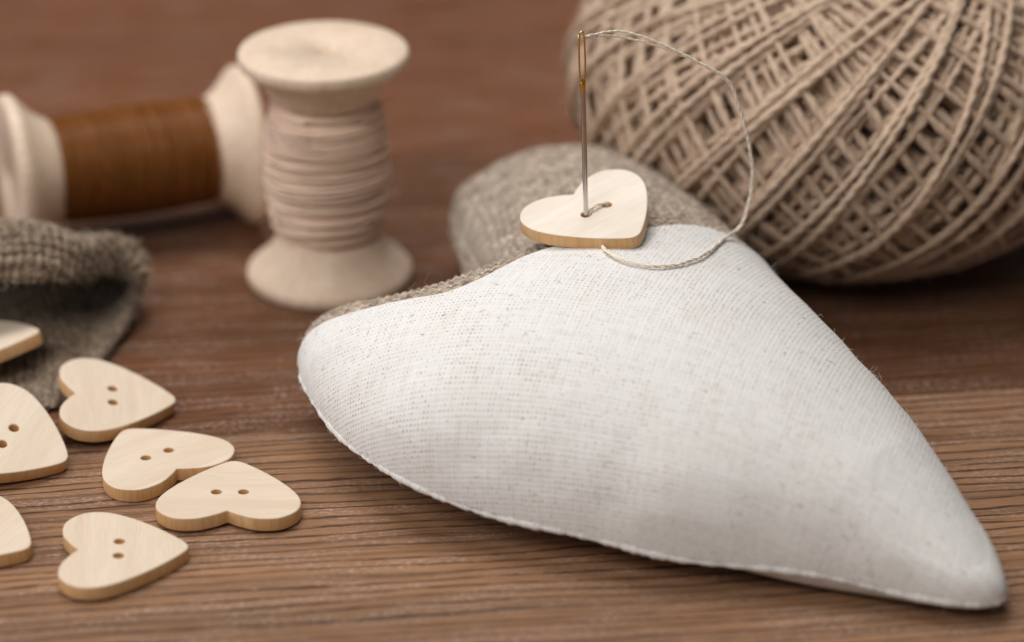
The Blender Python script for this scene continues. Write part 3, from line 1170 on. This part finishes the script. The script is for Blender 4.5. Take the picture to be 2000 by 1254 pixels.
# ------------------------------------------------------------------ burlap pouch
def build_pouch():
    rows = [
        [(-10.6, -3.33, .1), (-10.6, -1.58, .12), (-10.7, -.05, .12), (-10.7, 1.4, .14), (-10.8, 2.6, .2)],
        [(-9.36, -3.33, .1), (-9.69, -1.58, .12), (-9.97, -.05, .12), (-10.0, 1.4, .14), (-10.1, 2.5, .2)],
        [(-7.62, -3.33, .1), (-7.85, -1.58, .12), (-8.05, -.25, .12), (-8.3, 1.2, .14), (-8.6, 2.3, .2)],
        [(-7.08, -3.04, .1), (-7.36, -1.58, .12), (-7.64, -.44, .12), (-7.9, 1.0, .14), (-8.2, 2.2, .2)],
        [(-6.72, -1.95, .14), (-7.02, -.92, .12), (-7.32, .05, .13), (-7.6, 1.0, .16), (-7.9, 2.1, .2)],
        [(-6.42, -.80, .24), (-6.74, .16, .16), (-6.98, .7, .16), (-7.3, 1.3, .18), (-7.6, 2.0, .2)],
        [(-6.27, -.10, .46), (-6.43, .48, .36), (-6.60, .9, .34), (-6.9, 1.5, .28), (-7.3, 2.0, .22)],
        [(-6.31, .0, .78), (-6.20, .04, .95), (-6.32, .24, 1.1), (-6.6, .9, .6), (-7.1, 2.0, .24)],
        [(-6.63, -.11, 1.0), (-6.55, -.15, 1.3), (-6.6, .09, 1.45), (-6.85, .85, .85), (-7.3, 2.1, .26)],
        [(-7.11, -.94, 1.25), (-7.08, -1.0, 1.6), (-7.1, -.72, 1.8), (-7.4, .7, 1.1), (-7.9, 2.2, .28)],
        [(-7.75, -1.57, 1.5), (-7.73, -1.5, 1.85), (-7.84, -.7, 2.05), (-8.2, .6, 1.25), (-8.6, 2.3, .28)],
        [(-9.52, -1.75, 1.6), (-9.5, -1.67, 2.0), (-9.62, -.92, 2.2), (-9.9, .5, 1.4), (-10.2, 2.5, .28)],
        [(-10.6, -1.75, 1.6), (-10.6, -1.67, 2.0), (-10.6, -.92, 2.2), (-10.8, .5, 1.4), (-10.9, 2.6, .28)]]
    C = np.array(rows)
    C[..., 1] = np.where(C[..., 1] > .9, .9 + (C[..., 1] - .9) * .30, C[..., 1])
    n, k = 420, 190
    # smooth in both directions
    S = np.stack([catmull(C[:, j], n) for j in range(C.shape[1])], 1)
    P = np.stack([catmull(S[i], k) for i in range(n)], 0)
    du = np.concatenate([np.zeros((1, k)), np.cumsum(np.linalg.norm(np.diff(P, axis=0), axis=-1), 0)]).mean(1)
    dv = np.concatenate([np.zeros((n, 1)), np.cumsum(np.linalg.norm(np.diff(P, axis=1), axis=-1), 1)], 1).mean(0)
    U, V = np.meshgrid(du, dv, indexing='ij')
    gi, gj = np.arange(0, n, 7), np.arange(0, k, 9)
    fl = flatten(P[np.ix_(gi, gj)], np.stack([U, V], -1)[np.ix_(gi, gj)].copy())
    ai, aj = np.minimum(np.arange(n) / 7, len(gi) - 1.001), np.minimum(np.arange(k) / 9, len(gj) - 1.001)
    a0, b0 = ai.astype(int), aj.astype(int)
    aw, bw = (ai - a0)[:, None, None], (aj - b0)[None, :, None]
    UVp = ((fl[a0][:, b0] * (1 - bw) + fl[a0][:, b0 + 1] * bw) * (1 - aw) + (fl[a0 + 1][:, b0] * (1 - bw) + fl[a0 + 1][:, b0 + 1] * bw) * aw)
    V0 = V
    nr = grid_normals(P)
    # inward normal = into the mouth; bottom rows must point up
    if nr[60, 40, 2] < 0:
        nr = -nr
    soft = hnoise(8, (1.6, 3.4), .035)(np.stack([U, V], -1))
    P = P + nr * soft[..., None]
    U, V = UVp[..., 0], UVp[..., 1]
    h = weave_h(U, V, 6.6, 9)
    rel = (h - .6) * .15
    th = .17
    rim = np.sqrt(np.clip(1 - (1 - np.clip(dv / .12, 0, 1)) ** 2, 0, 1))[None, :, None]
    inn = P + nr * (rel[..., None] + th * .5 * rim)
    out = P - nr * (th * .5 * rim - rel[..., None] * -1)
    inn[..., 2] = np.maximum(inn[..., 2], .03)
    out[..., 2] = np.maximum(out[..., 2], .006)
    m = Mesh()
    F = grid_faces(n, k)
    uv = np.stack([U, V], -1).reshape(-1, 2)
    m.add(inn.reshape(-1, 3), F, uv)
    m.add(out.reshape(-1, 3), F[:, ::-1], uv)
    # close the mouth rim
    V2 = np.concatenate([inn[:, 0], out[:, 0]])
    F2 = np.array([[i, i + 1, n + i + 1, n + i] for i in range(n - 1)])
    m.add(V2, F2, np.concatenate([np.stack([du, 0 * du], -1), np.stack([du, 0 * du + .15], -1)]))
    ip, on = inn.reshape(-1, 3), nr.reshape(-1, 3)
    op = out.reshape(-1, 3)
    sel = np.where((V0.ravel() < 2.2))[0]
    fuzz(m, ip[sel], on[sel], 300, .12, .0042, 1, .5)
    fuzz(m, op[sel], -on[sel], 2400, .13, .0034, 1, .5)
    o = m.link('burlap_pouch', [M_POUCH, M_FUZZ])
    tag(o, 'coarse brown burlap pouch lying open with its dark mouth facing the buttons', 'pouch')
    return o


build_pouch()
